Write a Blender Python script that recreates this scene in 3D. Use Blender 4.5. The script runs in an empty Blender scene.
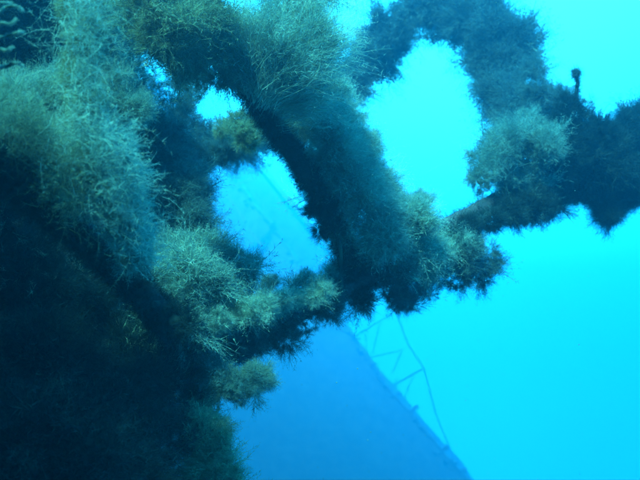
import bpy, math, random
import numpy as np
from mathutils import Vector, Matrix

# ---------------------------------------------------------------- camera
scene = bpy.context.scene
COL = scene.collection
PITCH = math.radians(26.0)
cam_data = bpy.data.cameras.new('camera')
cam_data.sensor_width = 36.0
cam_data.lens = 38.6
cam_data.clip_start = 0.02
cam_data.clip_end = 500.0
cam_data.dof.use_dof = True
cam_data.dof.focus_distance = 1.6
cam_data.dof.aperture_fstop = 5.6
cam = bpy.data.objects.new('camera', cam_data)
cam.rotation_euler = (math.pi / 2 + PITCH, 0, 0)
COL.objects.link(cam)
scene.camera = cam
F = 320.0 * 38.6 / 18.0            # focal length in photograph pixels
RIGHT = np.array([1.0, 0.0, 0.0])
FWD = np.array([0.0, math.cos(PITCH), math.sin(PITCH)])
UP = np.array([0.0, -math.sin(PITCH), math.cos(PITCH)])

def at(x, y, d):
    """the place in the world seen at photograph pixel x, y at distance d along the view axis"""
    return d * (FWD + RIGHT * ((x - 320.0) / F) + UP * ((240.0 - y) / F))

# ---------------------------------------------------------------- open water light (world)
world = bpy.data.worlds.new('World')
scene.world = world
world.use_nodes = True
nt = world.node_tree
nt.nodes.clear()
w_out = nt.nodes.new('ShaderNodeOutputWorld')
w_bg = nt.nodes.new('ShaderNodeBackground')
w_tc = nt.nodes.new('ShaderNodeTexCoord')
w_dot = nt.nodes.new('ShaderNodeVectorMath'); w_dot.operation = 'DOT_PRODUCT'
BRIGHT = Vector((0.20, 0.66, 0.74)).normalized()   # towards the sunlit surface
w_dot.inputs[1].default_value = BRIGHT
w_norm = nt.nodes.new('ShaderNodeVectorMath'); w_norm.operation = 'NORMALIZE'
w_map = nt.nodes.new('ShaderNodeMapRange')
w_map.inputs['From Min'].default_value = -1.0
w_ramp = nt.nodes.new('ShaderNodeValToRGB')
w_ramp.color_ramp.interpolation = 'EASE'
els = w_ramp.color_ramp.elements
els[0].position = 0.0; els[0].color = (0.0, 0.001, 0.01, 1)
els[1].position = 1.0; els[1].color = (0.060, 1.15, 1.3, 1)
for p, c in ((0.35, (0.0003, 0.004, 0.035, 1)), (0.62, (0.002, 0.075, 0.32, 1)),
             (0.80, (0.006, 0.78, 1.28, 1)), (0.92, (0.018, 0.95, 1.4, 1))):
    e = els.new(p); e.color = c
w_bg.inputs['Strength'].default_value = 2.8
nt.links.new(w_tc.outputs['Generated'], w_norm.inputs[0])
nt.links.new(w_norm.outputs[0], w_dot.inputs[0])
nt.links.new(w_dot.outputs['Value'], w_map.inputs['Value'])
nt.links.new(w_map.outputs[0], w_ramp.inputs['Fac'])
nt.links.new(w_ramp.outputs['Color'], w_bg.inputs['Color'])
nt.links.new(w_bg.outputs[0], w_out.inputs['Surface'])
world.cycles.sampling_method = 'MANUAL'
world.cycles.sample_map_resolution = 512

# ---------------------------------------------------------------- sun, filtered blue-green by the water above
SUN_DIR = Vector((-0.28, -0.76, 0.59)).normalized()
sun_data = bpy.data.lights.new('sun', 'SUN')
sun_data.energy = 4.5
sun_data.color = (0.20, 0.98, 0.82)
sun_data.angle = math.radians(4.0)
sun = bpy.data.objects.new('sun', sun_data)
sun.rotation_euler = SUN_DIR.to_track_quat('Z', 'Y').to_euler()
sun.location = (-3, -4, 8)
COL.objects.link(sun)

# ---------------------------------------------------------------- exposure
scene.view_settings.view_transform = 'Standard'
scene.view_settings.look = 'None'
scene.view_settings.gamma = 1.0
scene.view_settings.exposure = 3.36
scene.cycles.use_denoising = True
scene.cycles.max_bounces = 4
scene.cycles.diffuse_bounces = 2
scene.cycles.volume_bounces = 0
scene.cycles.transparent_max_bounces = 8

# ---------------------------------------------------------------- helpers
def tag(o, label=None, cat=None, group=None, kind=None):
    if label: o['label'] = label
    if cat: o['category'] = cat
    if group: o['group'] = group
    if kind: o['kind'] = kind
    return o

def empty(name, loc, label, cat, group=None):
    o = bpy.data.objects.new(name, None)
    o.empty_display_size = 0.1
    o.location = Vector(loc)
    COL.objects.link(o)
    return tag(o, label, cat, group)

def link_mesh(name, verts, faces, mat, parent=None, smooth=True):
    """verts in world space; the mesh is stored relative to its parent's place"""
    v = np.asarray(verts, dtype=np.float64)
    if parent is not None:
        v = v - np.array(parent.location)
    me = bpy.data.meshes.new(name)
    me.from_pydata(v.tolist(), [], [list(f) for f in faces])
    me.materials.append(mat)
    if smooth:
        me.polygons.foreach_set('use_smooth', [True] * len(me.polygons))
    me.update()
    o = bpy.data.objects.new(name, me)
    COL.objects.link(o)
    if parent is not None:
        o.parent = parent
    return o

def link_tris(name, v, tri, mat, parent=None, tint=None):
    """fast path for very large triangle soups (numpy in, mesh out)"""
    if parent is not None:
        v = v - np.array(parent.location)
    me = bpy.data.meshes.new(name)
    me.vertices.add(len(v))
    me.vertices.foreach_set('co', np.ascontiguousarray(v, dtype=np.float32).ravel())
    n = len(tri)
    me.loops.add(n * 3)
    me.loops.foreach_set('vertex_index', np.ascontiguousarray(tri, dtype=np.int32).ravel())
    me.polygons.add(n)
    me.polygons.foreach_set('loop_start', np.arange(0, n * 3, 3, dtype=np.int32))
    me.update(calc_edges=True)
    if tint is not None:
        a = me.attributes.new('tint', 'FLOAT', 'POINT')
        a.data.foreach_set('value', np.ascontiguousarray(tint, dtype=np.float32))
    me.materials.append(mat)
    o = bpy.data.objects.new(name, me)
    COL.objects.link(o)
    if parent is not None:
        o.parent = parent
    return o

# ---------------------------------------------------------------- materials
def mossy(name, dark, mid, pale, scale=9.0, transl=0.35, use_tint=True):
    m = bpy.data.materials.new(name); m.use_nodes = True
    t = m.node_tree; t.nodes.clear()
    out = t.nodes.new('ShaderNodeOutputMaterial')
    tc = t.nodes.new('ShaderNodeTexCoord')
    n = t.nodes.new('ShaderNodeTexNoise'); n.inputs['Scale'].default_value = scale
    n.inputs['Detail'].default_value = 4.0
    r = t.nodes.new('ShaderNodeValToRGB')
    e = r.color_ramp.elements
    e[0].position = 0.36; e[0].color = (*dark, 1)
    e[1].position = 0.66; e[1].color = (*pale, 1)
    x = e.new(0.5); x.color = (*mid, 1)
    t.links.new(tc.outputs['Object'], n.inputs['Vector'])
    if use_tint:
        a = t.nodes.new('ShaderNodeAttribute'); a.attribute_name = 'tint'
        ad = t.nodes.new('ShaderNodeMath'); ad.operation = 'MULTIPLY_ADD'
        ad.inputs[1].default_value = 0.22; ad.inputs[2].default_value = -0.11
        s = t.nodes.new('ShaderNodeMath'); s.operation = 'ADD'
        b = t.nodes.new('ShaderNodeAttribute'); b.attribute_type = 'INSTANCER'; b.attribute_name = 'shade'
        c = t.nodes.new('ShaderNodeMath'); c.operation = 'ADD'
        t.links.new(a.outputs['Fac'], c.inputs[0]); t.links.new(b.outputs['Fac'], c.inputs[1])
        t.links.new(c.outputs[0], ad.inputs[0])
        t.links.new(n.outputs['Fac'], s.inputs[0]); t.links.new(ad.outputs[0], s.inputs[1])
        t.links.new(s.outputs[0], r.inputs['Fac'])
    else:
        t.links.new(n.outputs['Fac'], r.inputs['Fac'])
    d = t.nodes.new('ShaderNodeBsdfDiffuse'); tr = t.nodes.new('ShaderNodeBsdfTranslucent')
    mx = t.nodes.new('ShaderNodeMixShader'); mx.inputs[0].default_value = transl
    t.links.new(r.outputs[0], d.inputs[0]); t.links.new(r.outputs[0], tr.inputs[0])
    t.links.new(d.outputs[0], mx.inputs[1]); t.links.new(tr.outputs[0], mx.inputs[2])
    t.links.new(mx.outputs[0], out.inputs['Surface'])
    return m

def steel(name, base, rust, bump=0.5, scale=14.0, rough=0.85):
    m = bpy.data.materials.new(name); m.use_nodes = True
    t = m.node_tree
    b = t.nodes['Principled BSDF']; b.inputs['Roughness'].default_value = rough
    tc = t.nodes.new('ShaderNodeTexCoord')
    n = t.nodes.new('ShaderNodeTexNoise'); n.inputs['Scale'].default_value = scale; n.inputs['Detail'].default_value = 8
    r = t.nodes.new('ShaderNodeValToRGB')
    r.color_ramp.elements[0].position = 0.4; r.color_ramp.elements[0].color = (*base, 1)
    r.color_ramp.elements[1].position = 0.62; r.color_ramp.elements[1].color = (*rust, 1)
    bp = t.nodes.new('ShaderNodeBump'); bp.inputs['Strength'].default_value = bump; bp.inputs['Distance'].default_value = 0.02
    t.links.new(tc.outputs['Object'], n.inputs['Vector']); t.links.new(n.outputs['Fac'], r.inputs['Fac'])
    t.links.new(r.outputs[0], b.inputs['Base Color']); t.links.new(n.outputs['Fac'], bp.inputs['Height'])
    t.links.new(bp.outputs[0], b.inputs['Normal'])
    return m

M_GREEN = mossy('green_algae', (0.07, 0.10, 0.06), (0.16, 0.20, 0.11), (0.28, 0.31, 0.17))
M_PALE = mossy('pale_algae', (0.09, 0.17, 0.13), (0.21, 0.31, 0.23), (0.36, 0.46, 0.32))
M_TEAL = mossy('teal_algae', (0.05, 0.10, 0.08), (0.12, 0.20, 0.16), (0.24, 0.33, 0.24))
M_DARK_SHADE = mossy('dark_shade_algae', (0.006, 0.011, 0.011), (0.014, 0.026, 0.024), (0.04, 0.06, 0.045))  # algae darkened so shade under and behind growth sits in its colour
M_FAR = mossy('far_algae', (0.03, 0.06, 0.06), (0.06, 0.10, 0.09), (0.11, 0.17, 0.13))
M_CRUST = mossy('sponge_crust', (0.012, 0.022, 0.02), (0.025, 0.045, 0.035), (0.05, 0.08, 0.05), 22, 0.0, False)
M_STEEL = steel('rusted_steel', (0.012, 0.014, 0.014), (0.035, 0.028, 0.02))
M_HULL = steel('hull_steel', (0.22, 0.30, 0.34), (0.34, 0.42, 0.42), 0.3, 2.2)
M_PALEBAR = steel('pale_painted_steel', (0.45, 0.48, 0.46), (0.32, 0.34, 0.30), 0.2, 8)
M_TWIG = mossy('pale_twig', (0.10, 0.16, 0.12), (0.18, 0.25, 0.17), (0.28, 0.34, 0.23), 20)
M_SAND = steel('silt', (0.16, 0.16, 0.13), (0.24, 0.23, 0.18), 0.3, 1.5)

# ---------------------------------------------------------------- growth geometry
rng = np.random.default_rng(7)

def unit(a):
    return a / np.maximum(np.linalg.norm(a, axis=-1, keepdims=True), 1e-9)

def perp(d, r=None):
    """a random unit vector at right angles to each row of d"""
    q = rng.normal(size=d.shape)
    q -= d * np.sum(q * d, axis=1, keepdims=True)
    return unit(q)

def feathers(root, d, L, W, droop, nb=8, seg=3, curl=0.45, blen=0.34):
    """feathery filaments: a thin curving stem with nb side hairs, all real triangles.
    root, d: (N,3); L: (N,) length; W: (N,) stem width"""
    N = len(root)
    side = perp(d)
    bend = perp(d) * curl + droop
    ts = np.linspace(0, 1, seg + 1)
    pts = [root + d * (L * t)[:, None] + bend * (L * t * t)[:, None] * 0.5 for t in ts]
    V, T = [], []
    nv = 2 * seg + 1
    st = np.empty((N, nv, 3))
    for k in range(seg):
        w = (W * (1 - 0.8 * ts[k]) * 0.5)[:, None]
        st[:, 2 * k] = pts[k] - side * w
        st[:, 2 * k + 1] = pts[k] + side * w
    st[:, 2 * seg] = pts[seg]
    base = (np.arange(N) * nv)[:, None]
    for k in range(seg - 1):
        T.append(base + np.array([[2 * k, 2 * k + 1, 2 * k + 2]]))
        T.append(base + np.array([[2 * k + 1, 2 * k + 3, 2 * k + 2]]))
    k = seg - 1
    T.append(base + np.array([[2 * k, 2 * k + 1, 2 * k + 2]]))
    V.append(st.reshape(-1, 3))
    off = N * nv
    tint = rng.random(N)
    TT = [np.repeat(tint, nv)]
    if nb:
        u = rng.uniform(0.12, 0.97, size=(N, nb))
        U = u[..., None]
        p = root[:, None] + d[:, None] * (L[:, None] * u)[..., None] + bend[:, None] * (L[:, None] * u * u)[..., None] * 0.5
        q = rng.normal(size=(N, nb, 3))
        q = unit(q - d[:, None] * np.sum(q * d[:, None], axis=2, keepdims=True))
        bd = unit(q + d[:, None] * rng.uniform(0.3, 1.1, size=(N, nb, 1)))
        bl = (L[:, None] * blen * (1.1 - 0.75 * u) * rng.uniform(0.6, 1.3, size=(N, nb)))[..., None]
        s2 = unit(np.cross(bd, rng.normal(size=(N, nb, 3))))
        w = (W * 0.42)[:, None, None]
        br = np.empty((N, nb, 3, 3))
        br[:, :, 0] = p - s2 * w
        br[:, :, 1] = p + s2 * w
        br[:, :, 2] = p + bd * bl
        V.append(br.reshape(-1, 3))
        T.append(off + np.arange(N * nb * 3).reshape(-1, 3))
        TT.append(np.repeat(tint, nb * 3))
    return np.concatenate(V), np.concatenate(T), np.concatenate(TT)

def join(parts):
    V, T, A, o = [], [], [], 0
    for v, t, a in parts:
        V.append(v); T.append(t + o); A.append(a); o += len(v)
    return np.concatenate(V), np.concatenate(T), np.concatenate(A)

def noise3(p, f, seed=0.0):
    """cheap smooth value noise from summed sines, about -1 .. 1"""
    x, y, z = p[:, 0] * f, p[:, 1] * f, p[:, 2] * f
    s = seed
    return (np.sin(x * 1.7 + 1.3 * np.sin(y * 1.1 + s) + s) + np.sin(y * 2.1 + 1.1 * np.sin(z * 1.3 + 2 * s) + 1.7 * s)
            + np.sin(z * 1.9 + 1.2 * np.sin(x * 1.5 + 3 * s) + 0.4 * s)) / 3.0

def fuzz_on_balls(balls, count, length, width, nb=5, droop=(0, 0, 0.05), shell=0.62, spread=0.85, seg=2, curl=0.55,
                  clump=0.5, blen=0.30, tuft=4, plume=1.0):
    """wispy plumes rooted in the skin of a set of balls (px, py, dist, radius px), none rooted deep inside a neighbour.
    Each plume is a spray of feathers from one foot; plumes differ in length and lean"""
    C = np.array([at(b[0], b[1], b[2]) for b in balls])
    R = np.array([b[3] * b[2] / F for b in balls])
    area = R ** 1.6
    nt_ = max(30, int(count / tuft))
    n = rng.multinomial(int(nt_ * 2.0), area / area.sum())
    idx = np.repeat(np.arange(len(balls)), n)
    dirs = unit(rng.normal(size=(len(idx), 3)))
    near = unit(dirs + clump * noise_vec(C[idx] + dirs * R[idx][:, None], 26.0))
    lump = relief(C[idx] + near * R[idx][:, None])
    P = C[idx] + near * (R[idx] * shell * lump * rng.uniform(0.82, 1.04, len(idx)))[:, None]
    view = unit(P)
    keep = np.sum(near * view, axis=1) < 0.62        # the side turned away from the open water stays bare
    for j in range(len(balls)):
        inside = np.linalg.norm(P - C[j], axis=1) < R[j] * shell * 0.8
        keep &= ~(inside & (idx != j))
    sel = rng.permutation(np.nonzero(keep)[0])[:nt_]
    P, near, idx = P[sel], near[sel], idx[sel]
    lm = np.clip(0.8 + 0.45 * noise3(P, 24.0, 1.0), 0.35, 1.5) * np.exp(rng.normal(0, 0.50 * plume, len(P)))
    Lt = length * np.clip(lm, 0.25, 3.0) * np.clip((R[idx] / 0.045) ** 0.6, 0.5, 1.5)
    dt = unit(near + spread * 0.7 * noise_vec(P, 34.0) + spread * 0.55 * rng.normal(size=near.shape) + np.array([0.10, 0, 0.24]))
    return P, dt, 0.84 * Lt * rng.uniform(0.8, 1.1, len(P))

def euler_from_axis(d):
    """XYZ Euler angles that turn +Z to each row of d, with a random spin"""
    x = perp(d); y = np.cross(d, x)
    m = np.stack([x, y, d], axis=2)
    return np.stack([np.arctan2(m[:, 2, 1], m[:, 2, 2]), np.arcsin(np.clip(-m[:, 2, 0], -1, 1)), np.arctan2(m[:, 1, 0], m[:, 0, 0])], axis=1)

def plume_variants(nvar=7, n=28, nb=8, fine=0.011, loose=0.42):
    """a few sprays of feathers of unit height standing on the origin"""
    V, T, A, I, o = [], [], [], [], 0
    for q in range(nvar):
        z = np.tile(np.array([[0.0, 0.0, 1.0]]), (n, 1))
        u = rng.random(n)
        lean = unit(rng.normal(size=(1, 3)))
        ax = unit(z + 0.25 * lean * u[:, None])
        root = ax * (0.5 * u)[:, None] + rng.normal(0, 0.045, (n, 3))
        d = unit(z + (loose * rng.normal(size=(n, 3))))
        L = rng.uniform(0.4, 0.95, n) * (1 - 0.35 * u)
        v, t, a = feathers(root, d, L, fine * rng.uniform(0.7, 1.4, n), np.array([0, 0, 0.1]), nb, 2, 0.6, 0.34)
        V.append(v); T.append(t + o); A.append(a); I.append(np.full(len(v), q)); o += len(v)
    return np.concatenate(V), np.concatenate(T), np.concatenate(A), np.concatenate(I)

def coat_nodes():
    g = bpy.data.node_groups.new('plume_coat', 'GeometryNodeTree')
    g.interface.new_socket('Geometry', in_out='INPUT', socket_type='NodeSocketGeometry')
    g.interface.new_socket('Geometry', in_out='OUTPUT', socket_type='NodeSocketGeometry')
    N, K = g.nodes, g.links
    gi, go = N.new('NodeGroupInput'), N.new('NodeGroupOutput')
    def named(nm, ty):
        a = N.new('GeometryNodeInputNamedAttribute'); a.data_type = ty; a.inputs['Name'].default_value = nm
        return a.outputs['Attribute']
    lib = named('lib', 'INT')
    cmp_ = N.new('FunctionNodeCompare'); cmp_.data_type = 'INT'; cmp_.operation = 'LESS_THAN'
    K.new(lib, [x for x in cmp_.inputs if x.type == 'INT'][0])
    [x for x in cmp_.inputs if x.type == 'INT'][1].default_value = 0
    sep = N.new('GeometryNodeSeparateGeometry'); sep.domain = 'POINT'
    K.new(gi.outputs[0], sep.inputs['Geometry']); K.new(cmp_.outputs[0], sep.inputs['Selection'])
    spl = N.new('GeometryNodeSplitToInstances'); spl.domain = 'FACE'
    K.new(sep.outputs[1], spl.inputs[0]); K.new(lib, spl.inputs['Group ID'])
    iop = N.new('GeometryNodeInstanceOnPoints')
    K.new(sep.outputs[0], iop.inputs['Points']); K.new(spl.outputs[0], iop.inputs['Instance'])
    iop.inputs['Pick Instance'].default_value = True
    K.new(named('var', 'INT'), iop.inputs['Instance Index'])
    K.new(named('rot', 'FLOAT_VECTOR'), iop.inputs['Rotation'])
    K.new(named('scl', 'FLOAT'), iop.inputs['Scale'])
    K.new(iop.outputs[0], go.inputs[0])
    return g
COAT = coat_nodes()

def coat(name, pts, mat, parent, fine=0.011, loose=0.48, n=28, nb=8):
    """one uncountable coat of plumes: feet with direction and length, dressed by geometry nodes"""
    P, d, L = pts
    o0 = np.array(parent.location)
    v, t, a, lib = plume_variants(n=n, nb=nb, fine=fine, loose=loose)
    nv, npnt = len(v), len(P)
    me = bpy.data.meshes.new(name)
    me.vertices.add(nv + npnt)
    me.vertices.foreach_set('co', np.concatenate([v, P - o0]).astype(np.float32).ravel())
    k = len(t)
    me.loops.add(k * 3); me.loops.foreach_set('vertex_index', t.astype(np.int32).ravel())
    me.polygons.add(k); me.polygons.foreach_set('loop_start', np.arange(0, k * 3, 3, dtype=np.int32))
    me.update(calc_edges=True)
    def put(nm, ty, key, arr):
        at_ = me.attributes.new(nm, ty, 'POINT'); at_.data.foreach_set(key, arr)
    put('lib', 'INT', 'value', np.concatenate([lib, np.full(npnt, -1)]).astype(np.int32))
    put('tint', 'FLOAT', 'value', np.concatenate([a * 0.35, np.zeros(npnt)]).astype(np.float32))
    put('shade', 'FLOAT', 'value', np.concatenate([np.zeros(nv), rng.random(npnt) * 0.65]).astype(np.float32))
    put('var', 'INT', 'value', np.concatenate([np.zeros(nv), rng.integers(0, 7, npnt)]).astype(np.int32))
    put('scl', 'FLOAT', 'value', np.concatenate([np.ones(nv), L]).astype(np.float32))
    put('rot', 'FLOAT_VECTOR', 'vector', np.concatenate([np.zeros((nv, 3)), euler_from_axis(d)]).astype(np.float32).ravel())
    me.materials.append(mat)
    o = bpy.data.objects.new(name, me); COL.objects.link(o); o.parent = parent
    md = o.modifiers.new('coat', 'NODES'); md.node_group = COAT
    return tag(o, kind='stuff')

def noise_vec(p, f):
    return np.stack([noise3(p, f, 0.3), noise3(p, f, 2.9), noise3(p, f, 5.1)], axis=1)

# an icosphere once, for lumpy cores
import bmesh
_b = bmesh.new(); bmesh.ops.create_icosphere(_b, subdivisions=2, radius=1.0)
ICO_V = np.array([v.co[:] for v in _b.verts]); ICO_F = np.array([[v.index for v in f.verts] for f in _b.faces]); _b.free()

def relief(p):
    return 1.0 + 0.30 * noise3(p, 34.0, 7.0) + 0.20 * noise3(p, 85.0, 8.0)

def knobbly(balls, seed=1):
    """break each smooth ball into a core with smaller knobs all round it, like real growth"""
    g = np.random.default_rng(seed + int(abs(balls[0][0] * 7 + balls[0][1] * 13)))
    out = []
    for x, y, d, r in balls:
        r = r * 0.88
        out.append((x, y, d, r * 0.80))
        if r < 8: continue
        n = 4 + int(r / 8)
        for k in range(n):
            v = g.normal(size=3); v /= np.linalg.norm(v)
            if v[2] > 0.5: v[2] = -v[2]           # few knobs on the far side
            q = g.uniform(0.30, 0.50)
            o = r * (1.02 - q) * g.uniform(0.85, 1.12)
            out.append((x + v[0] * o, y + v[1] * o, d + v[2] * o * d / F, r * q))
    return out

def lumps(balls, shrink=0.40, rough=0.22):
    V, T, A, o = [], [], [], 0
    for b in balls:
        if b[3] < 0.6 * max(q[3] for q in balls): continue
        c = at(b[0], b[1], b[2]); r = b[3] * b[2] / F * (shrink if b[3] > 13 else shrink * 0.75)
        p = c + ICO_V * r
        k = relief(p)
        V.append(c + ICO_V * r * k[:, None]); T.append(ICO_F + o); A.append(np.full(len(p), 0.3)); o += len(p)
    return np.concatenate(V), np.concatenate(T), np.concatenate(A)

FUZZ_SCALE = 1.0
def bush(name, label, cat, balls, count, length=0.05, width=0.0013, mat=None, twigs=0, group=None, core='holdfast', frond='fronds', **kw):
    """one clump of growth: a lumpy holdfast with a coat of feathery fronds"""
    balls = knobbly(balls)
    cx = np.mean([at(b[0], b[1], b[2]) for b in balls], axis=0)
    root = empty(name, cx, label, cat, group)
    v, t, a = lumps(balls)
    o = link_tris(core, v, t, mat or M_GREEN, root, a); tag(o, kind='stuff')
    o.data.polygons.foreach_set('use_smooth', [True] * len(o.data.polygons))
    c = int(count * FUZZ_SCALE)
    coat(frond, fuzz_on_balls(balls, c, length, width, **kw), mat or M_GREEN, root)
    if twigs:
        v, t, a = twig_set(balls, twigs)
        o = link_tris('twigs', v, t, M_TWIG, root, a); tag(o, kind='stuff')
    return root

def twig_set(balls, n, L=0.032, W=0.0007):
    """stout pale branching twigs that stand out of the coat: a stem, side branches, branchlets"""
    C = np.array([at(b[0], b[1], b[2]) for b in balls]); R = np.array([b[3] * b[2] / F for b in balls])
    idx = rng.choice(len(balls), n, p=R ** 2 / np.sum(R ** 2))
    dirs = unit(rng.normal(size=(n, 3)) + np.array([0.1, -0.8, 0.3]))
    P = C[idx] + dirs * (R[idx] * 0.85)[:, None]
    d = unit(dirs + 0.5 * rng.normal(size=(n, 3)) + np.array([0, 0, 0.3]))
    Ls = L * rng.uniform(0.6, 1.6, n)
    out = [feathers(P, d, Ls, np.full(n, W), np.array([0, 0, 0.25]), 3, 3, 0.6, 0.12)]
    for k in range(5):
        u = rng.uniform(0.15, 0.85, n)
        q = P + d * (Ls * u)[:, None]
        d2 = unit(d + 0.8 * rng.normal(size=(n, 3)))
        out.append(feathers(q, d2, Ls * (0.75 - 0.5 * u), np.full(n, W * 0.75), np.array([0, 0, 0.2]), 4, 2, 0.5, 0.3))
    return join(out)

# ---------------------------------------------------------------- beams
def catmull(pts, n):
    P = [2 * pts[0] - pts[1]] + list(pts) + [2 * pts[-1] - pts[-2]]
    out = []
    for i in range(1, len(P) - 2):
        for k in range(n):
            t = k / n
            out.append(0.5 * ((2 * P[i]) + (-P[i-1] + P[i+1]) * t + (2*P[i-1] - 5*P[i] + 4*P[i+1] - P[i+2]) * t*t
                              + (-P[i-1] + 3*P[i] - 3*P[i+1] + P[i+2]) * t**3))
    out.append(P[-2])
    return np.array(out)

def sweep(path, prof, twist=0.0):
    """a closed profile (2-D points) swept along a path; returns verts, quad faces"""
    n, m = len(path), len(prof)
    tang = unit(np.gradient(path, axis=0))
    V = []
    for i in range(n):
        t = tang[i]
        u = np.cross(t, FWD); u = u / np.linalg.norm(u); w = np.cross(t, u)
        ca, sa = math.cos(twist), math.sin(twist)
        for a, b in prof:
            V.append(path[i] + u * (a * ca - b * sa) + w * (a * sa + b * ca))
    Fc = [(i*m + j, i*m + (j+1) % m, (i+1)*m + (j+1) % m, (i+1)*m + j) for i in range(n-1) for j in range(m)]
    Fc += [tuple(range(m))[::-1], tuple((n-1)*m + j for j in range(m))]
    return V, Fc

def round_prof(r, k=12):
    return [(r * math.cos(2*math.pi*j/k), r * math.sin(2*math.pi*j/k)) for j in range(k)]

def i_prof(h, b, tf, tw):
    h, b, tf, tw = h/2, b/2, tf, tw/2
    return [(-b, -h), (b, -h), (b, -h+tf), (tw, -h+tf), (tw, h-tf), (b, h-tf), (b, h), (-b, h), (-b, h-tf), (-tw, h-tf), (-tw, -h+tf), (-b, -h+tf)]

def tube(path, r, k=8):
    return sweep(np.array(path), round_prof(r, k))

def line_balls(pts, r, step=14, jit=5, seed=3):
    """balls strung along a pixel path: (x, y, d, r) points"""
    g = np.random.default_rng(seed)
    out = []
    for a, b in zip(pts[:-1], pts[1:]):
        L = math.hypot(b[0]-a[0], b[1]-a[1]); n = max(1, int(L / step))
        for k in range(n):
            t = (k + 0.5) / n
            x, y, d, rr = [a[i] + (b[i]-a[i]) * t for i in range(4)]
            out.append((x + g.normal()*jit, y + g.normal()*jit, d + g.normal()*0.03, rr * r * g.uniform(0.75, 1.2)))
    return out

def weathered(path, r, k=14, seed=0.0):
    """a corroded bar: a closed lumpy tube with flattened sides"""
    n = len(path)
    tang = unit(np.gradient(path, axis=0))
    V = []
    for i in range(n):
        t = tang[i]
        u = np.cross(t, FWD); u /= np.linalg.norm(u); w = np.cross(t, u)
        for j in range(k):
            a = 2 * math.pi * j / k
            rr = r / max(abs(math.cos(a + 0.4)), abs(math.sin(a + 0.4))) ** 0.6
            V.append(path[i] + rr * (u * math.cos(a) + w * math.sin(a)))
    V = np.array(V)
    c = np.repeat(path, k, axis=0)
    V = c + (V - c) * (1 + 0.13 * noise3(V, 45.0, seed) + 0.10 * noise3(V, 120.0, seed + 2))[:, None]
    Fc = [(i*k + j, i*k + (j+1) % k, (i+1)*k + (j+1) % k, (i+1)*k + j) for i in range(n-1) for j in range(k)]
    return V, Fc + [tuple(range(k))[::-1], tuple((n-1)*k + j for j in range(k))]

def turf(path, r, n, length=0.014, width=0.0009):
    """short fuzz all along a bar"""
    i = rng.integers(0, len(path) - 1, n); u = rng.random(n)[:, None]
    p = path[i] * (1 - u) + path[i + 1] * u
    d = perp(unit(path[i + 1] - path[i]))
    return feathers(p + d * r * 0.9, unit(d + 0.7 * rng.normal(size=d.shape)), length * rng.uniform(0.4, 1.6, n), np.full(n, width), np.array([0, 0, 0.1]), 4, 2, 0.5)

def beam(name, label, cat, pts, prof, balls, count, mat, length=0.045, group=None, bar='steel_bar', coat_name='algae_coat', core='sponge_crust', **kw):
    balls = knobbly(balls)
    P3 = catmull([at(p[0], p[1], p[2]) for p in pts], 24)
    root = empty(name, P3[0], label, cat, group)
    v, f = weathered(P3, prof, seed=len(label))
    link_mesh(bar, v, f, M_STEEL, root)
    v, t, a = lumps(balls)
    o = link_tris(core, v, t, mat or M_GREEN, root, a); tag(o, kind='stuff')
    o.data.polygons.foreach_set('use_smooth', [True] * len(o.data.polygons))
    coat(coat_name, fuzz_on_balls(balls, int(count * FUZZ_SCALE), length, 0.0013, **kw), mat, root)
    v, t, a = turf(P3, prof, 16000, 0.026)
    tag(link_tris('short_turf', v, t, M_DARK_SHADE, root, a), kind='stuff')
    return root

# ================================================================ THE SEABED
def seabed():
    n = 40
    V, Fc = [], []
    for i in range(n + 1):
        for j in range(n + 1):
            x, y = -59 + 118 * i / n, -13 + 108 * j / n
            V.append((x, y, -28.0 + 0.25 * math.sin(x * 0.35) * math.cos(y * 0.27)))
    for i in range(n):
        for j in range(n):
            a = i * (n + 1) + j
            Fc.append((a, a + n + 1, a + n + 2, a + 1))
    tag(link_mesh('seabed', V, Fc, M_SAND), kind='structure')
seabed()

# ================================================================ WRECK FRAMEWORK
main_pts = [(120, 405, 1.68), (150, 388, 1.70), (210, 352, 1.75), (340, 290, 1.95), (440, 232, 2.15), (520, 190, 2.56), (600, 150, 3.00), (720, 90, 3.76), (860, 20, 4.1)]
mb = line_balls([(130, 392, 1.65, 32), (210, 352, 1.75, 30), (270, 325, 1.82, 26), (335, 296, 1.93, 26)], 1.0, 19, 5, 11)
mb += line_balls([(335, 275, 1.98, 26), (400, 268, 2.05, 30), (440, 255, 2.12, 26), (478, 262, 2.2, 20), (500, 248, 2.25, 12)], 1.0, 20, 6, 12)
mb += [(405, 302, 2.05, 18), (430, 288, 2.1, 19), (455, 278, 2.15, 17), (480, 272, 2.22, 17), (495, 258, 2.25, 13), (470, 226, 2.22, 14), (492, 220, 2.3, 17), (512, 212, 2.4, 18), (532, 212, 2.45, 17), (285, 338, 1.85, 20), (240, 352, 1.76, 20), (308, 325, 1.9, 18), (395, 300, 2.05, 16), (360, 298, 2.0, 16), (412, 288, 2.05, 18), (330, 312, 1.95, 12), (262, 345, 1.8, 12)]
mb += line_balls([(490, 212, 2.41, 17), (560, 180, 2.80, 29), (640, 160, 3.20, 31), (700, 120, 3.55, 36)], 1.0, 20, 7, 13)
mb += [(610, 200, 3.03, 26), (615, 180, 3.05, 34), (545, 200, 2.70, 22), (575, 170, 2.85, 36), (640, 140, 3.20, 34)]
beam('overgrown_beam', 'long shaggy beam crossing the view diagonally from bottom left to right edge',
     'wreck beam', main_pts, 0.030, mb, 100000, M_FAR)

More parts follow.
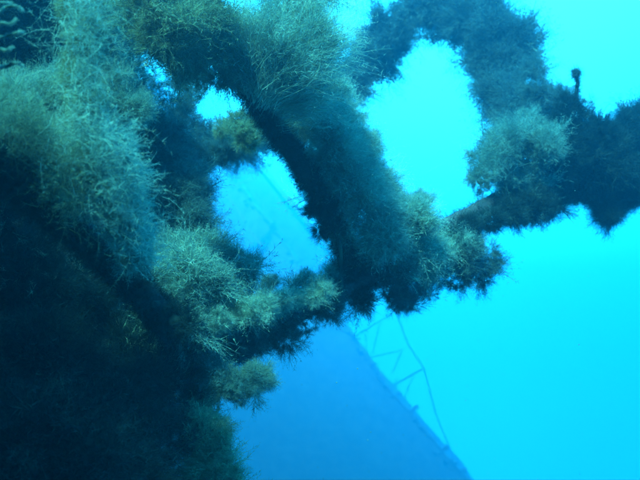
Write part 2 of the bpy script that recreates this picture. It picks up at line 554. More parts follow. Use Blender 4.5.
strut_pts = [(120, -110, 1.35), (205, 20, 1.55), (258, 105, 1.70), (300, 165, 1.80), (335, 225, 1.9), (362, 300, 2.0)]
sb = line_balls([(170, -30, 1.5, 26), (205, 20, 1.55, 24), (258, 105, 1.70, 18), (300, 165, 1.80, 17), (335, 225, 1.9, 18), (362, 300, 2.0, 20)], 1.0, 11, 1.2, 21)
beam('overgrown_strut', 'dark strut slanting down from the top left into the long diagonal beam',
     'wreck beam', strut_pts, 0.021, sb, 24000, M_DARK_SHADE, length=0.026)

arch_pts = [(90, 215, 3.6), (200, 165, 3.8), (300, 110, 3.99), (345, 70, 4.06), (385, 35, 4.13), (440, 5, 4.21), (500, -30, 4.28)]
ab = line_balls([(318, 85, 3.99, 26), (350, 70, 4.06, 31), (385, 35, 4.13, 29), (430, 2, 4.21, 26), (470, -10, 4.28, 26)], 0.95, 19, 6, 31) + [(376, 58, 4.1, 21), (356, 84, 4.05, 20), (392, 44, 4.1, 18)] + line_balls([(150, 188, 3.7, 22), (300, 112, 3.9, 24)], 1.0, 26, 4, 32)
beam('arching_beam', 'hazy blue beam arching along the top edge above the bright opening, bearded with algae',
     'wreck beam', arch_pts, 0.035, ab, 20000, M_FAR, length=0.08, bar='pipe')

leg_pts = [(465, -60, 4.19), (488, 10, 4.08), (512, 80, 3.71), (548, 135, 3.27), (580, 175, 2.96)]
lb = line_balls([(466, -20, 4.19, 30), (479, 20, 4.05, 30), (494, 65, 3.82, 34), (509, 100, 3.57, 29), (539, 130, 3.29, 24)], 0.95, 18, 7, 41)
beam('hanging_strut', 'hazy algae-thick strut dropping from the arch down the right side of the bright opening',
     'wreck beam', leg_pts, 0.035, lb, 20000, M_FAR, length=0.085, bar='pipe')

near_pts = [(-170, 30, 0.95), (-60, 112, 1.06), (0, 165, 1.16), (85, 240, 1.31), (150, 303, 1.48), (165, 320, 1.52)]
nb_ = line_balls([(-60, 112, 1.0, 36), (0, 165, 1.1, 34), (85, 240, 1.25, 26), (165, 318, 1.45, 26), (195, 350, 1.55, 26)], 0.85, 18, 4, 51)
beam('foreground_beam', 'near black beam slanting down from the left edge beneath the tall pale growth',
     'wreck beam', near_pts, 0.027, nb_, 14000, M_DARK_SHADE, length=0.03)  # dark coat colour stands in for the beam's shaded underside

# ================================================================ BULKHEAD BEHIND THE GROWTH (left)
def bulkhead():
    root = empty('bulkhead', at(60, 240, 2.9), 'dark steel plating of the wreck behind the growth on the left edge', 'bulkhead')
    # plates follow a ragged edge and lie one beside the other with a small lap
    cols = [-330, -200, -90, 20, 120]
    rows = [-160, -40, 85, 210, 335, 460, 620]
    for i in range(len(cols) - 1):
        for j in range(len(rows) - 1):
            x0, x1, y0, y1 = cols[i], cols[i+1] - 1.2, rows[j], rows[j+1] - 1.2
            if i == 3 and j >= 3: x1 = 160
            d = 2.9 + (0.012 if (i + j) % 2 else 0.0)
            a = [at(x0, y0, d), at(x1, y0, d), at(x1, y1, d), at(x0, y1, d)]
            b = [p + FWD * 0.02 for p in a]
            link_mesh('plate', a + b, [(0, 3, 2, 1), (4, 5, 6, 7), (0, 1, 5, 4), (1, 2, 6, 5), (2, 3, 7, 6), (3, 0, 4, 7)], M_STEEL, root, smooth=False)
    a = [at(-325, -155, 2.96), at(112, -155, 2.96), at(112, 260, 2.96), at(155, 262, 2.96), at(155, 615, 2.96), at(-325, 615, 2.96)]
    b = [p + FWD * 0.02 for p in a]
    link_mesh('backing_plate', a + b, [(5, 4, 3, 2, 1, 0), (6, 7, 8, 9, 10, 11)] + [(i, (i + 1) % 6, (i + 1) % 6 + 6, i + 6) for i in range(6)], M_STEEL, root, smooth=False)
    for x in (-90, 20, 118):
        v, f = sweep(np.array([at(x, -160, 2.84), at(x, 620, 2.84)]), i_prof(0.07, 0.06, 0.01, 0.01))
        link_mesh('rib', v, f, M_STEEL, root, smooth=False)
    # unseen plates added left of the camera and below, to shade the lower left
    for j, (z0, z1) in enumerate(((-2.6, -1.5), (-1.49, -0.4), (-0.39, 0.7), (0.71, 1.85))):
        for i, (y0, y1) in enumerate(((-2.4, -0.9), (-0.89, 0.7), (0.71, 2.0))):
            z2 = 2.02 if (j == 3 and i == 0) else z1  # rear plate made taller to shade the bottom left corner
            x = -1.12 + (0.012 if (i + j) % 2 else 0.0)
            p = [(x, y0, z0), (x, y1, z0), (x, y1, z2), (x, y0, z2)]
            p += [(x - 0.02, b, c) for _, b, c in p]
            link_mesh('added_shade_plate', p, [(0, 1, 2, 3), (4, 7, 6, 5), (0, 4, 5, 1), (1, 5, 6, 2), (2, 6, 7, 3), (3, 7, 4, 0)], M_STEEL, root, smooth=False)
    p = [(-1.10, -2.4, -1.0), (0.1, -2.4, -1.0), (-0.30, 1.9, -0.62), (-1.10, 1.9, -0.62)]
    p += [(a, b, c - 0.02) for a, b, c in p]
    link_mesh('added_shade_deck', p, [(0, 1, 2, 3), (4, 7, 6, 5), (0, 4, 5, 1), (1, 5, 6, 2), (2, 6, 7, 3), (3, 7, 4, 0)], M_STEEL, root, smooth=False)
bulkhead()

# ================================================================ CLUMPS OF GROWTH
B = bush
# --- far side, behind the struts (hazy, dark)
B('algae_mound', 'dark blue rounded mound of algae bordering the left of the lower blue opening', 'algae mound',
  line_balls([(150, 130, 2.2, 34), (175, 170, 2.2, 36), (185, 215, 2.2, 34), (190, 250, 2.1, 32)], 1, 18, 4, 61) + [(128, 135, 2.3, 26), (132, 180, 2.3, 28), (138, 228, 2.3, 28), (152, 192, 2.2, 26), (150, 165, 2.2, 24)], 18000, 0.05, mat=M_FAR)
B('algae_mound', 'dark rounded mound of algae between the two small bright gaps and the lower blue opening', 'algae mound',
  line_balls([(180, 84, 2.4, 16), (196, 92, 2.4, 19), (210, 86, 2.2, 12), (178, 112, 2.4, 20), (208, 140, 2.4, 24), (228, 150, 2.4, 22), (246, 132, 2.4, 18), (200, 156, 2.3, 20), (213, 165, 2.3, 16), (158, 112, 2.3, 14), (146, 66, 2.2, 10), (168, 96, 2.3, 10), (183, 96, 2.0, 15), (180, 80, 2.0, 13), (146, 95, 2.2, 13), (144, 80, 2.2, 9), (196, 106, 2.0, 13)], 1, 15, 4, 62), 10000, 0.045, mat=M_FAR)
B('algae_mound', 'ragged dark growth to the left of the small bright gap near the top', 'algae mound',
  line_balls([(105, -10, 2.0, 34), (120, 30, 2.0, 30), (122, 70, 2.0, 24), (135, 95, 2.1, 20)], 1, 14, 4, 63), 10000, 0.05, mat=M_TEAL, twigs=500)
B('algae_tuft', 'small ragged tuft hanging just right of the topmost small bright gap', 'algae tuft',
  [(172, 72, 2.3, 10), (176, 84, 2.3, 10), (163, 62, 2.2, 9)], 1800, 0.035, mat=M_FAR)
B('algae_tuft', 'olive tuft between the second small gap and the lower blue opening', 'algae tuft',
  [(238, 122, 1.95, 17), (253, 131, 1.9, 17), (260, 120, 1.85, 13), (224, 130, 2.1, 13), (246, 142, 1.95, 13)], 4500, 0.035, mat=M_GREEN)

# --- big overhanging bush at the top
B('algae_bush', 'large olive and black overhanging bush at the top, left of the fan-shaped bush', 'algae bush',
  line_balls([(150, -10, 1.5, 40), (165, 30, 1.5, 34), (205, 55, 1.55, 36), (235, 60, 1.6, 32)], 1, 18, 5, 64) + [(193, 15, 1.5, 34)], 16000, 0.05, mat=M_GREEN)
B('fan_bush', 'pale green fan-shaped bush lit from above at the top centre', 'algae bush',
  [(262, 70, 1.62, 30), (275, 40, 1.62, 32), (290, 10, 1.62, 30), (300, 60, 1.65, 26), (305, 30, 1.65, 24), (272, 25, 1.6, 16), (280, 95, 1.68, 22), (310, -10, 1.65, 26), (250, 40, 1.6, 18)],
  9000, 0.05, mat=M_PALE, spread=0.4, droop=(0.0, 0, 0.5))
def fan():
    root = bpy.data.objects['fan_bush']
    g = rng
    parts = []
    for (bx, by, bd, a0, a1, Lp, n) in ((262, 98, 1.60, 20, 100, 95, 2600), (280, 110, 1.66, 0, 70, 60, 1600), (252, 70, 1.58, 40, 125, 80, 1500), (300, 60, 1.62, 10, 95, 70, 1500)):
        ang = np.radians(g.uniform(a0, a1, n))
        dep = g.normal(0, 0.28, n)
        d = unit(RIGHT[None] * np.cos(ang)[:, None] + UP[None] * np.sin(ang)[:, None] + FWD[None] * dep[:, None])
        base = at(bx, by, bd)[None] + g.normal(0, 0.018, (n, 3)) + d * g.uniform(0, 0.09, n)[:, None]
        L = g.uniform(0.3, 1.0, n) * Lp * bd / F * 0.75
        parts.append(feathers(base, d, L, np.full(n, 0.0010), np.array([0, 0, 0.1]), 9, 3, 1.3, 0.24))
    v, t, a = join(parts)
    tag(link_tris('long_fronds', v, t, M_PALE, root, a), kind='stuff')
fan()

# --- growth down the right side of the strut
B('algae_bush', 'broad pale teal bush clinging to the right side of the slanting strut, halfway down, lightened as if lit', 'algae bush',
  line_balls([(300, 110, 1.8, 22), (325, 140, 1.85, 28), (345, 175, 1.9, 30), (365, 205, 1.95, 30)], 1, 15, 5, 65) + [(345, 122, 1.9, 24), (358, 148, 1.92, 22), (374, 178, 1.95, 20), (325, 188, 1.88, 20), (340, 203, 1.89, 20), (306, 150, 1.8, 15), (345, 226, 1.93, 22), (356, 252, 1.97, 18), (335, 100, 1.85, 18)], 22000, 0.05, mat=M_PALE, droop=(0.1, 0, 0.2))  # paler algae colour stands in for light lost behind the strut
B('algae_bush', 'soft green bush in the angle where the strut meets the long beam', 'algae bush',
  line_balls([(375, 225, 1.95, 28), (400, 225, 2.0, 26), (425, 222, 2.08, 18)], 1, 14, 4, 66) + [(385, 238, 1.9, 20)], 10000, 0.05, mat=M_PALE, droop=(0.1, 0, 0.2))  # pale colour imitates lit growth inside the strut's shade
B('feathery_sprig', 'thin ragged sprigs standing up against the bright opening, right of the strut growth', 'algae sprig',
  [(368, 145, 2.0, 14), (380, 185, 2.05, 13), (388, 195, 2.05, 12), (420, 200, 2.1, 12)], 2600, 0.06, mat=M_TEAL, spread=0.9, nb=10)
B('algae_tuft', 'small shaggy tuft on the lower left face of the slanting strut', 'algae tuft',
  [(300, 185, 1.85, 9), (312, 210, 1.87, 11), (322, 232, 1.9, 11)], 3000, 0.03, mat=M_DARK_SHADE)

# --- right end of the long beam
B('algae_bush', 'pale teal bush on top of the long beam, left of the black stump', 'algae bush',
  [(482, 160, 2.4, 16), (480, 182, 2.38, 15), (545, 150, 2.45, 22), (540, 135, 2.5, 18), (498, 150, 2.42, 22), (520, 138, 2.48, 22), (530, 124, 2.52, 17), (488, 175, 2.4, 17), (508, 180, 2.45, 20), (524, 165, 2.5, 23), (525, 190, 2.5, 20)], 18000, 0.05, mat=M_TEAL, droop=(-0.1, 0, 0.1))
B('shade_toned_growth', 'dark shaggy growth under the exposed length of the long beam, right of centre', 'algae bush',
  [(452, 232, 2.12, 13), (470, 226, 2.18, 15), (488, 219, 2.24, 17), (506, 212, 2.32, 19), (524, 206, 2.4, 20), (543, 204, 2.45, 20)], 11000, 0.035, mat=M_DARK_SHADE)  # the beam's underside shade is put into this dark colour
B('stump', 'dark blunt stump standing up from the right end of the long beam', 'wreck fitting',
  [(567, 104, 2.60, 18), (602, 132, 2.62, 21), (568, 116, 2.60, 23), (576, 124, 2.60, 24), (574, 146, 2.58, 32), (564, 162, 2.58, 32), (584, 120, 2.62, 17)], 14000, 0.030, mat=M_DARK_SHADE, core='steel_stub')
B('algae_bush', 'hazy tangle of algae at the right edge of the view, right of the black stump', 'algae bush',
  [(608, 140, 2.73, 22), (628, 130, 2.80, 22), (650, 130, 2.88, 30), (600, 165, 2.68, 28), (632, 190, 2.79, 24), (612, 212, 2.68, 18), (650, 165, 2.88, 26)], 16000, 0.06, mat=M_DARK_SHADE)  # dark algae colour carries the shade on this right end
def stalk():
    root = empty('stalked_sponge', at(578, 108, 2.75), 'tiny knob-headed stalk standing against the bright water above the black stump', 'sponge')
    p = catmull([at(579, 112, 2.75), at(577, 102, 2.75), at(576.5, 92, 2.75), at(577.5, 83, 2.75), at(576, 74, 2.75)], 6)
    v, f = weathered(p, 0.007, 10, 3.0); link_mesh('stem', v, f, M_DARK_SHADE, root)
    c = at(576, 73, 2.75)
    q = ICO_V * np.array([0.014, 0.013, 0.015]); q = c + q * (1 + 0.3 * noise3(c + q, 90.0))[:, None]
    link_mesh('knob', q, ICO_F, M_DARK_SHADE, root)
    P = np.concatenate([p[rng.integers(0, len(p), 900)], c + unit(rng.normal(size=(600, 3))) * 0.012])
    d = unit(rng.normal(size=P.shape))
    v, t, a = feathers(P, d, rng.uniform(0.010, 0.038, len(P)), np.full(len(P), 0.0012), np.zeros(3), 4, 2, 0.5)
    tag(link_tris('fuzz', v, t, M_FAR, root, a), kind='stuff')
stalk()
B('feathery_sprig', 'faint feathery sprigs on the outer side of the hanging strut above the black stump', 'algae sprig',
  [(540, 95, 3.13, 14), (555, 105, 3.13, 13), (535, 70, 3.17, 12), (588, 105, 3.14, 8), (562, 95, 3.16, 10)], 3200, 0.06, mat=M_FAR, nb=10)

# --- left end of the long beam
B('algae_bush', 'large teal bush at the left end of the long beam, lit along its top', 'algae bush',
  line_balls([(165, 262, 1.7, 30), (200, 250, 1.75, 26), (228, 258, 1.8, 22), (240, 285, 1.85, 20)], 1, 15, 4, 67)
  + [(195, 285, 1.65, 34), (215, 305, 1.7, 30), (170, 300, 1.6, 30), (190, 325, 1.6, 26), (240, 312, 1.8, 22), (150, 280, 1.6, 24), (128, 262, 1.55, 18), (160, 318, 1.6, 20), (205, 345, 1.65, 18), (180, 340, 1.62, 18)], 22000, 0.05, mat=M_TEAL, twigs=500)
B('algae_tuft', 'little round tuft on a stem rising from the long beam into the blue opening', 'algae tuft',
  [(268, 283, 1.9, 9), (261, 291, 1.9, 8), (262, 303, 1.9, 8), (274, 280, 1.9, 7)], 1600, 0.025, mat=M_TEAL)
B('algae_tuft', 'spiky tuft on top of the long beam just left of its junction with the strut', 'algae tuft',
  [(305, 278, 1.92, 12), (318, 282, 1.92, 14), (300, 290, 1.9, 12), (330, 275, 1.93, 12), (285, 305, 1.88, 12)], 4000, 0.04, mat=M_TEAL, spread=0.8)
B('algae_bush', 'brighter green growth lying over the front of the long beam, right of the junction', 'algae bush',
  line_balls([(385, 262, 1.98, 22), (420, 252, 2.05, 24), (450, 245, 2.12, 22), (480, 250, 2.18, 18)], 1, 13, 4, 68), 11000, 0.045, mat=M_PALE)
B('algae_bush', 'low crest of growth coloured pale as if lit along the top of the long beam, left of the strut', 'algae bush',
  line_balls([(212, 322, 1.60, 15), (258, 308, 1.66, 15), (300, 300, 1.74, 14), (330, 288, 1.8, 12)], 1, 9, 2, 81), 9000, 0.036, mat=M_PALE, twigs=200)  # pale colour stands in for light along the beam's top
B('algae_ball', 'rounded olive tuft hanging under the long beam beside the blue water', 'algae tuft',
  [(230, 386, 1.6, 18), (250, 384, 1.62, 20), (263, 378, 1.65, 14), (240, 396, 1.6, 15), (218, 376, 1.62, 16)], 7000, 0.035, mat=M_TEAL)
B('algae_bush', 'olive growth spilling down below the round hanging tuft to the bottom edge', 'algae bush',
  line_balls([(196, 385, 1.6, 24), (205, 408, 1.55, 24), (208, 435, 1.5, 24), (212, 465, 1.5, 26), (215, 500, 1.5, 32)], 1, 14, 4, 69), 12000, 0.045, mat=M_GREEN)

# --- lit column of growth on the foreground beam
B('tall_column_of_algae', 'tall pale furry column of algae rising to the top edge at the left', 'algae bush',
  line_balls([(84, -30, 1.15, 24), (84, 30, 1.12, 20), (84, 70, 1.12, 20), (86, 110, 1.12, 24)], 1, 11, 2, 70), 17000, 0.032, mat=M_GREEN, spread=0.35)
B('algae_bush', 'broad pale teal bush below the furry column, on the foreground beam', 'algae bush',
  line_balls([(100, 130, 1.10, 26), (115, 165, 1.12, 30), (120, 200, 1.15, 30), (130, 235, 1.20, 22), (142, 262, 1.28, 20)], 1, 14, 4, 71) + [(85, 160, 1.10, 26), (95, 195, 1.12, 26)], 20000, 0.035, mat=M_PALE, twigs=900)
B('algae_bush', 'yellow-green bush at the left edge, between the dark hollow and the foreground beam', 'algae bush',
  line_balls([(-20, 105, 1.1, 28), (20, 125, 1.1, 26), (50, 155, 1.15, 28), (68, 185, 1.2, 24)], 1, 14, 4, 72) + [(10, 100, 1.1, 22)], 16000, 0.032, mat=M_PALE, twigs=1100)
B('twiggy_bush', 'spiky twig-like growth in front of the dark hollow at the upper left', 'algae bush',
  [(35, 105, 1.25, 24), (58, 100, 1.25, 20), (50, 80, 1.28, 10), (20, 95, 1.2, 16)], 6000, 0.045, mat=M_TEAL, twigs=900)
B('shadowed_bush', 'dim blue-green growth between the furry column and the small bright gap', 'algae bush',
  [(105, 45, 1.7, 22), (118, 75, 1.7, 20), (112, 100, 1.7, 20), (135, 110, 1.7, 18), (110, 15, 1.7, 20)], 8000, 0.04, mat=M_TEAL, twigs=600)

def streamers(root, line_, n, L, mat, lean):
    g = rng
    P3 = catmull([at(*p) for p in line_], 10)
    i = g.integers(0, len(P3), n)
    p = P3[i] + g.normal(0, 0.022, (n, 3))
    d = unit(np.array(lean)[None] + 0.45 * g.normal(size=(n, 3)) + 0.4 * noise_vec(p, 30.0))
    v, t, a = feathers(p, d, L * np.exp(g.normal(0, 0.4, n)), np.full(n, 0.0006), np.array([0, 0, -0.5]), 14, 3, 1.2, 0.24)
    tag(link_tris('streamers', v, t, mat, root, a), kind='stuff')
for o in [o for o in bpy.data.objects if o.name.startswith('tall_column_of_algae')]:
    streamers(o, [(88, -10, 1.06), (84, 40, 1.04), (84, 90, 1.04), (82, 140, 1.06)], 900, 0.030, M_PALE, (0.12, -0.4, -0.7))
for o in [o for o in bpy.data.objects if str(o.get('label', '')).startswith('broad pale teal bush below')]:
    streamers(o, [(95, 130, 1.04), (112, 165, 1.05), (125, 205, 1.08), (140, 250, 1.18)], 1000, 0.032, M_PALE, (0.5, -0.3, -0.1))
for o in [o for o in bpy.data.objects if str(o.get('label', '')).startswith('yellow-green bush')]:
    streamers(o, [(0, 110, 1.0), (30, 135, 1.03), (60, 180, 1.06), (75, 205, 1.1)], 1000, 0.032, M_GREEN, (0.4, -0.3, 0.2))

for o in [o for o in bpy.data.objects if str(o.get('label', '')).startswith('large teal bush')]:
    streamers(o, [(150, 265, 1.58), (185, 262, 1.6), (215, 285, 1.66), (205, 315, 1.64), (180, 335, 1.6)], 1100, 0.036, M_PALE, (0.5, -0.3, 0.1))
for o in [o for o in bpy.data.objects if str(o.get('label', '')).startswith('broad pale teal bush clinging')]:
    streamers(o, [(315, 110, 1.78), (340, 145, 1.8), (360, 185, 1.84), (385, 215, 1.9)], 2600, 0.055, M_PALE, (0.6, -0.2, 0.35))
for o in [o for o in bpy.data.objects if str(o.get('label', '')).startswith('pale teal bush on top')]:
    streamers(o, [(495, 175, 2.3), (500, 150, 2.34), (525, 130, 2.4)], 1300, 0.06, M_TEAL, (-0.5, -0.2, 0.5))

# --- the dark lower left and upper hollow, shade put into the algae colour
B('shadowed_bush', 'growth coloured dark for the shade of the hollow behind the pale finger fronds at the top left', 'algae bush',
  [(-10, 10, 1.75, 44), (30, 40, 1.8, 40), (60, 10, 1.8, 34), (50, 65, 1.8, 28), (0, 75, 1.75, 36), (25, -30, 1.8, 40)], 11000, 0.05, mat=M_DARK_SHADE)  # fills the dark recess, with its shade in the algae colour
B('shadowed_bush', 'growth coloured dark for the shade below the foreground beam near the left edge', 'algae bush',
  [(-5, 218, 1.5, 34), (30, 240, 1.5, 30), (70, 272, 1.6, 28), (145, 335, 1.64, 30), (112, 345, 1.6, 28), (182, 465, 1.6, 26), (165, 362, 1.64, 28), (176, 396, 1.64, 26)] + line_balls([(0, 265, 1.5, 46), (50, 300, 1.55, 48), (100, 300, 1.6, 40), (125, 335, 1.62, 42)], 1, 30, 8, 73), 17000, 0.05, mat=M_DARK_SHADE, twigs=250)
B('shadowed_bush', 'hanging growth darkened for the deep shade at the bottom left', 'algae bush',
  line_balls([(10, 350, 1.35, 50), (85, 385, 1.42, 48), (135, 415, 1.5, 42), (178, 445, 1.52, 34)], 1, 30, 8, 74), 15000, 0.05, mat=M_DARK_SHADE)
B('shadowed_bush', 'nearly black mass of growth added for the deep shade in the bottom left corner', 'algae bush',
  line_balls([(-20, 425, 1.15, 62), (50, 460, 1.2, 58), (120, 485, 1.25, 46), (170, 510, 1.3, 38)], 1, 34, 8, 75), 15000, 0.045, mat=M_DARK_SHADE)  # dark mass added where the corner is only deep shade

# --- finger fronds at the left edge
def fingers():
    g = np.random.default_rng(5)
    for k, (y, L, lab) in enumerate(((3, 12, 'topmost of the pale finger fronds poking in from the left edge'),
                                (9, 22, 'long pale finger frond curving in from the left edge near the top'),
                                (24, 16, 'short curved finger frond at the left edge, third from the top'),
                                (36, 24, 'longest pale finger frond pointing right from the left edge'),
                                (66, 22, 'pale finger frond at the left edge just above the twiggy bush'),
                                (52, 12, 'small pale finger frond at the left edge between two longer ones'))):
        d = 0.85
        x0 = -10
        q = g.normal(0, 1, 8)
        path = catmull([at(x0, y + 5 + q[0] * 2, d), at(x0 + L * 0.4, y + 3 + q[1] * 1.5, d + 0.005 * q[5]), at(x0 + L * 0.75, y + q[2] * 1.6, d - 0.012 * q[6]),
                        at(x0 + L + 4, y - 1 + q[3] * 2.0, d - 0.01), at(x0 + L + 10, y - 4 + q[4] * 3.5, d - 0.01 * q[7])], 5)
        fat = g.uniform(0.7, 1.25)
        V, Fc = [], []
        tang = unit(np.gradient(path, axis=0))
        n, m = len(path), 8
        for i in range(n):
            r = 0.0028 * fat * (1 - (i / (n - 1)) ** 2 * 0.85) * (1 + 0.15 * math.sin(i * 1.7 + k))
            u = np.cross(tang[i], FWD); u /= np.linalg.norm(u); w = np.cross(tang[i], u)
            for j in range(m):
                a = 2 * math.pi * j / m
                V.append(path[i] + u * r * math.cos(a) + w * r * math.sin(a))
        Fc = [(i*m+j, i*m+(j+1) % m, (i+1)*m+(j+1) % m, (i+1)*m+j) for i in range(n-1) for j in range(m)] + [tuple(range(m))[::-1], tuple((n-1)*m+j for j in range(m))]
        root = empty('finger_frond', at(x0, y + 4, d), lab, 'frond', 'pale finger fronds at the left edge')
        link_mesh('finger', V, Fc, M_TEAL, root)
        P = path[np.repeat(np.arange(n), 22)]
        dd = perp(tang[np.repeat(np.arange(n), 22)])
        dd = unit(dd + 0.8 * tang[np.repeat(np.arange(n), 22)])
        v, t, a = feathers(P, dd, rng.uniform(0.002, 0.005, len(P)), np.full(len(P), 0.0006), np.zeros(3), 2, 2, 0.4)
        tag(link_tris('fuzz', v, t, M_PALE, root, a), kind='stuff')
fingers()

# --- loose lines
def rope():
    root = empty('hanging_rope', at(339, 205, 1.86), 'thin dark line hanging from the strut down onto the long beam', 'rope')
    path = catmull([at(322, 195, 1.84), at(333, 220, 1.86), at(340, 245, 1.88), at(341, 270, 1.9), at(342, 295, 1.92)], 8)
    v, f = tube(path, 0.006); link_mesh('cord', v, f, M_CRUST, root)
    P = path[np.repeat(np.arange(len(path)), 40)]
    dd = unit(rng.normal(size=P.shape))
    v, t, a = feathers(P, dd, rng.uniform(0.006, 0.016, len(P)), np.full(len(P), 0.0009), np.zeros(3), 3, 2, 0.4)
    tag(link_tris('fuzz', v, t, M_DARK_SHADE, root, a), kind='stuff')
rope()
def tendril():
    path = catmull([at(302, 87, 1.55), at(309, 84, 1.55), at(315, 77, 1.56), at(319, 69, 1.56), at(320, 60, 1.57), at(318, 55, 1.57)], 8)
    v, f = tube(path, 0.0016, 6)
    tag(link_mesh('tendril', v, f, M_TWIG), 'thin pale curling tendril beside the fan-shaped bush, against the dark growth', 'tendril')
tendril()

# ================================================================ THE FAR WRECK
K = 4.0                                   # the far wreck lies 25 to 40 m off
def far_at(x, y, d):
    return at(x, y, d * K)

def box_between(a, b, r):
    r = r * K
    return sweep(np.array([a, b]), [(-r, -r), (r, -r), (r, r), (-r, r)])

def far_ship():
    root = empty('sunken_ship', far_at(300, 420, 13.0), 'hazy blue hull of a sunken ship filling the lower middle distance, its edge running diagonally', 'shipwreck')
    # sheer line (pixels, distance): from upper left, far, down to the lower right, nearer
    top = [(150, 75, 16.0), (222, 165, 15.2), (284, 245, 14.4), (345, 328, 13.6), (388, 388, 13.0), (465, 478, 12.2), (540, 570, 11.4)]
    down = unit(far_at(-100, 620, 13.0) - far_at(300, 300, 13.0))
    thick = FWD * 1.6 * K
    T3 = catmull([far_at(*p) for p in top], 4)
    n = len(T3)
    g = np.random.default_rng(9)
    T3 = T3 + g.normal(0, 0.10, T3.shape) * np.array([1, 0.3, 1])
    rows = 9
    for j in range(rows):                       # strakes of plating, each a course of separate plates
        for i in range(0, n - 1, 2):
            i2 = min(i + 2, n - 1)
            bulge = lambda s: -FWD * 1.1 * K * math.sin(min(1.0, s / 6.0 / K) * math.pi / 2)
            s0, s1 = j * 1.15 * K, ((j + 1) * 1.15 - 0.006) * K
            e = 0.996
            a, b = T3[i], T3[i] + (T3[i2] - T3[i]) * e
            q = [a + down * s0 + bulge(s0), b + down * s0 + bulge(s0), b + down * s1 + bulge(s1), a + down * s1 + bulge(s1)]
            k = FWD * 0.20 + FWD * (0.015 if (i // 2 + j) % 2 else 0)
            p = [v + FWD * (0.015 if (i // 2 + j) % 2 else 0) for v in q] + [v + k for v in q]
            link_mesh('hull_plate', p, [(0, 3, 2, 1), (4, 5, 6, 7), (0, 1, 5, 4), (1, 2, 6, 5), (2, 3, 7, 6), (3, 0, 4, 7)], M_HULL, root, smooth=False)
    # backing shell so that no water shows through the joints, and the deck beyond
    V, Fc = [], []
    for i in range(n):
        for s in (0.05, 3.0 * K, 6.0 * K, 11.0 * K):
            V.append(T3[i] + down * s - FWD * 1.1 * math.sin(min(1.0, s / 6.0) * math.pi / 2) + FWD * 0.34)
        V.append(T3[i] + down * 11.0 * K + thick * 2); V.append(T3[i] + down * 0.02 + thick * 1.5)
    for i in range(n - 1):
        for j in range(6):
            Fc.append((i*6+j, i*6+(j+1) % 6, (i+1)*6+(j+1) % 6, (i+1)*6+j))
    Fc += [tuple(range(6))[::-1], tuple((n-1)*6+j for j in range(6))]
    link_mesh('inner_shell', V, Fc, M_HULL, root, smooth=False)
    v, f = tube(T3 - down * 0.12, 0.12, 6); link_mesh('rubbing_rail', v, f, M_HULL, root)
    T4 = catmull(list(T3), 6)
    for q in range(3, len(T4) - 2, 5):           # stumps of the guard rail and lumps of growth along the edge
        h = g.uniform(0.1, 0.75)
        v, f = box_between(T4[q], T4[q] - down * h + g.normal(0, 0.1, 3), 0.035)
        link_mesh('rail_stump', v, f, M_HULL, root, smooth=False)
    E = T4[g.integers(0, len(T4), 260)] + g.normal(0, 0.16, (260, 3))
    gv, gt, o_ = [], [], 0
    for p in E:
        r = g.uniform(0.05, 0.22)
        w = p + ICO_V * r * (1 + 0.3 * noise3(p + ICO_V * r, 6.0))[:, None] * np.array([1, 1, 0.7])
        gv.append(w); gt.append(ICO_F + o_); o_ += len(w)
    tag(link_tris('edge_growth', np.concatenate(gv), np.concatenate(gt), M_HULL, root), kind='stuff')
    # pale lines along the side and two pale rails near the stern
    for a, b in (((228, 196, 13.2), (246, 222, 13.0)), ((249, 229, 13.0), (262, 246, 12.9))):
        v, f = box_between(far_at(*a), far_at(*b), 0.028); link_mesh('pale_batten', v, f, M_PALEBAR, root, smooth=False)
    for a, b in (((218, 184, 13.6), (272, 164, 14.2)), ((232, 187, 13.6), (250, 179, 13.9)), ((212, 190, 13.4), (218, 186, 13.5))):
        v, f = box_between(far_at(*a), far_at(*b), 0.032); link_mesh('pale_rail', v, f, M_PALEBAR, root, smooth=False)
    return root
far_ship()

def far_bulwark():
    """the fainter slanting edge beyond the hull, seen through the opening"""
    root = empty('far_deckhouse', far_at(300, 215, 18), 'faint deckhouse side with a straight slanting edge, beyond the ship in the lower opening', 'deckhouse')
    e = [far_at(240, 140, 18.5), far_at(262, 168, 18.3), far_at(300, 212, 18.0), far_at(338, 256, 17.6), far_at(372, 300, 17.2)]
    d = unit(far_at(120, 380, 18) - far_at(300, 215, 18))
    V, Fc = [], []
    for p in e:
        V += [p, p + d * 4.5 * K, p + d * 4.5 * K + FWD * 3.0, p + FWD * 3.0]
    for i in range(len(e) - 1):
        for j in range(4):
            Fc.append((i*4+j, i*4+(j+1) % 4, (i+1)*4+(j+1) % 4, (i+1)*4+j))
    n = len(e); Fc += [(3, 2, 1, 0), tuple((n-1)*4+j for j in range(4))]
    link_mesh('side_wall', V, Fc, M_HULL, root, smooth=False)
    v, f = box_between(e[0] - FWD * 0.2, e[-1] - FWD * 0.2, 0.06); link_mesh('coping', v, f, M_PALEBAR, root, smooth=False)
far_bulwark()

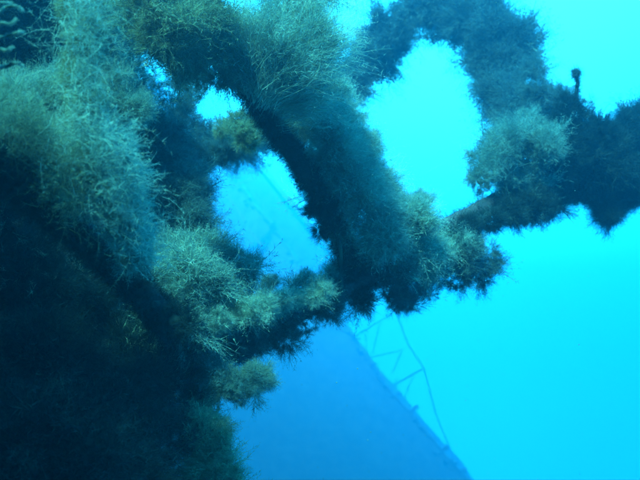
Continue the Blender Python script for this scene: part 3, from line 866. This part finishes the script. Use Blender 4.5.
def gantry():
    root = empty('gantry', far_at(385, 390, 13.5), 'faint latticed gantry standing beyond the edge of the hazy hull', 'gantry')
    D = 18.0
    bars = [((345, 335), (382, 395), 1.3), ((380, 393), (424, 368), 1.6), ((392, 300), (408, 345), 1.6), ((408, 345), (424, 368), 1.4),
            ((424, 368), (436, 415), 1.2), ((436, 415), (458, 468), 1.1), ((352, 338), (378, 322), 1.1), ((378, 322), (396, 312), 1.0),
            ((360, 360), (402, 350), 0.9), ((402, 350), (392, 374), 0.9), ((380, 322), (372, 356), 0.8), ((396, 378), (402, 450), 0.8),
            ((414, 372), (404, 400), 0.9), ((404, 400), (400, 440), 0.8), ((366, 330), (366, 370), 0.7)]
    for i, (a, b, w) in enumerate(bars):
        off = 0.25 * ((i * 7) % 5 - 2)
        v, f = box_between(far_at(a[0], a[1], D + off * 0.3), far_at(b[0], b[1], D + off * 0.3), 0.013 * w)
        link_mesh('bar', v, f, M_HULL, root, smooth=False)
gantry()

# ================================================================ DRIFTING SPECKS
def specks():
    g = np.random.default_rng(31)
    V, T, o = [], [], 0
    for i in range(650):
        d = g.uniform(1.2, 9.0)
        p = at(g.uniform(-150, 790), g.uniform(-120, 600), d)
        r = g.uniform(0.0007, 0.0019) * (0.5 + d * 0.35)
        q = np.array([(1, 0, 0), (-1, 0, 0), (0, 1, 0), (0, -1, 0), (0, 0, 1), (0, 0, -1)]) * r * g.uniform(0.5, 1.4, (6, 1))
        V.append(p + q); T.append(np.array([(0, 2, 4), (2, 1, 4), (1, 3, 4), (3, 0, 4), (2, 0, 5), (1, 2, 5), (3, 1, 5), (0, 3, 5)]) + o); o += 6
    tag(link_tris('drifting_specks', np.concatenate(V), np.concatenate(T), M_TWIG), kind='stuff')
specks()

# ---------------------------------------------------------------- the water itself: haze
def build_haze():
    x0, x1, y0, y1, z0, z1 = -60, 60, -14, 96, -29.5, 42.0
    v = [(x, y, z) for x in (x0, x1) for y in (y0, y1) for z in (z0, z1)]
    f = [(0, 1, 3, 2), (4, 6, 7, 5), (0, 4, 5, 1), (2, 3, 7, 6), (0, 2, 6, 4), (1, 5, 7, 3)]
    m = bpy.data.materials.new('sea_water_haze'); m.use_nodes = True
    t = m.node_tree; t.nodes.clear()
    o = t.nodes.new('ShaderNodeOutputMaterial')
    p = t.nodes.new('ShaderNodeVolumePrincipled')
    p.inputs['Color'].default_value = (0.03, 0.49, 1.0, 1)
    p.inputs['Density'].default_value = 0.047
    p.inputs['Anisotropy'].default_value = 0.62
    t.links.new(p.outputs[0], o.inputs['Volume'])
    h = link_mesh('haze', v, f, m, smooth=False)
    tag(h, kind='stuff')
    return h
build_haze()
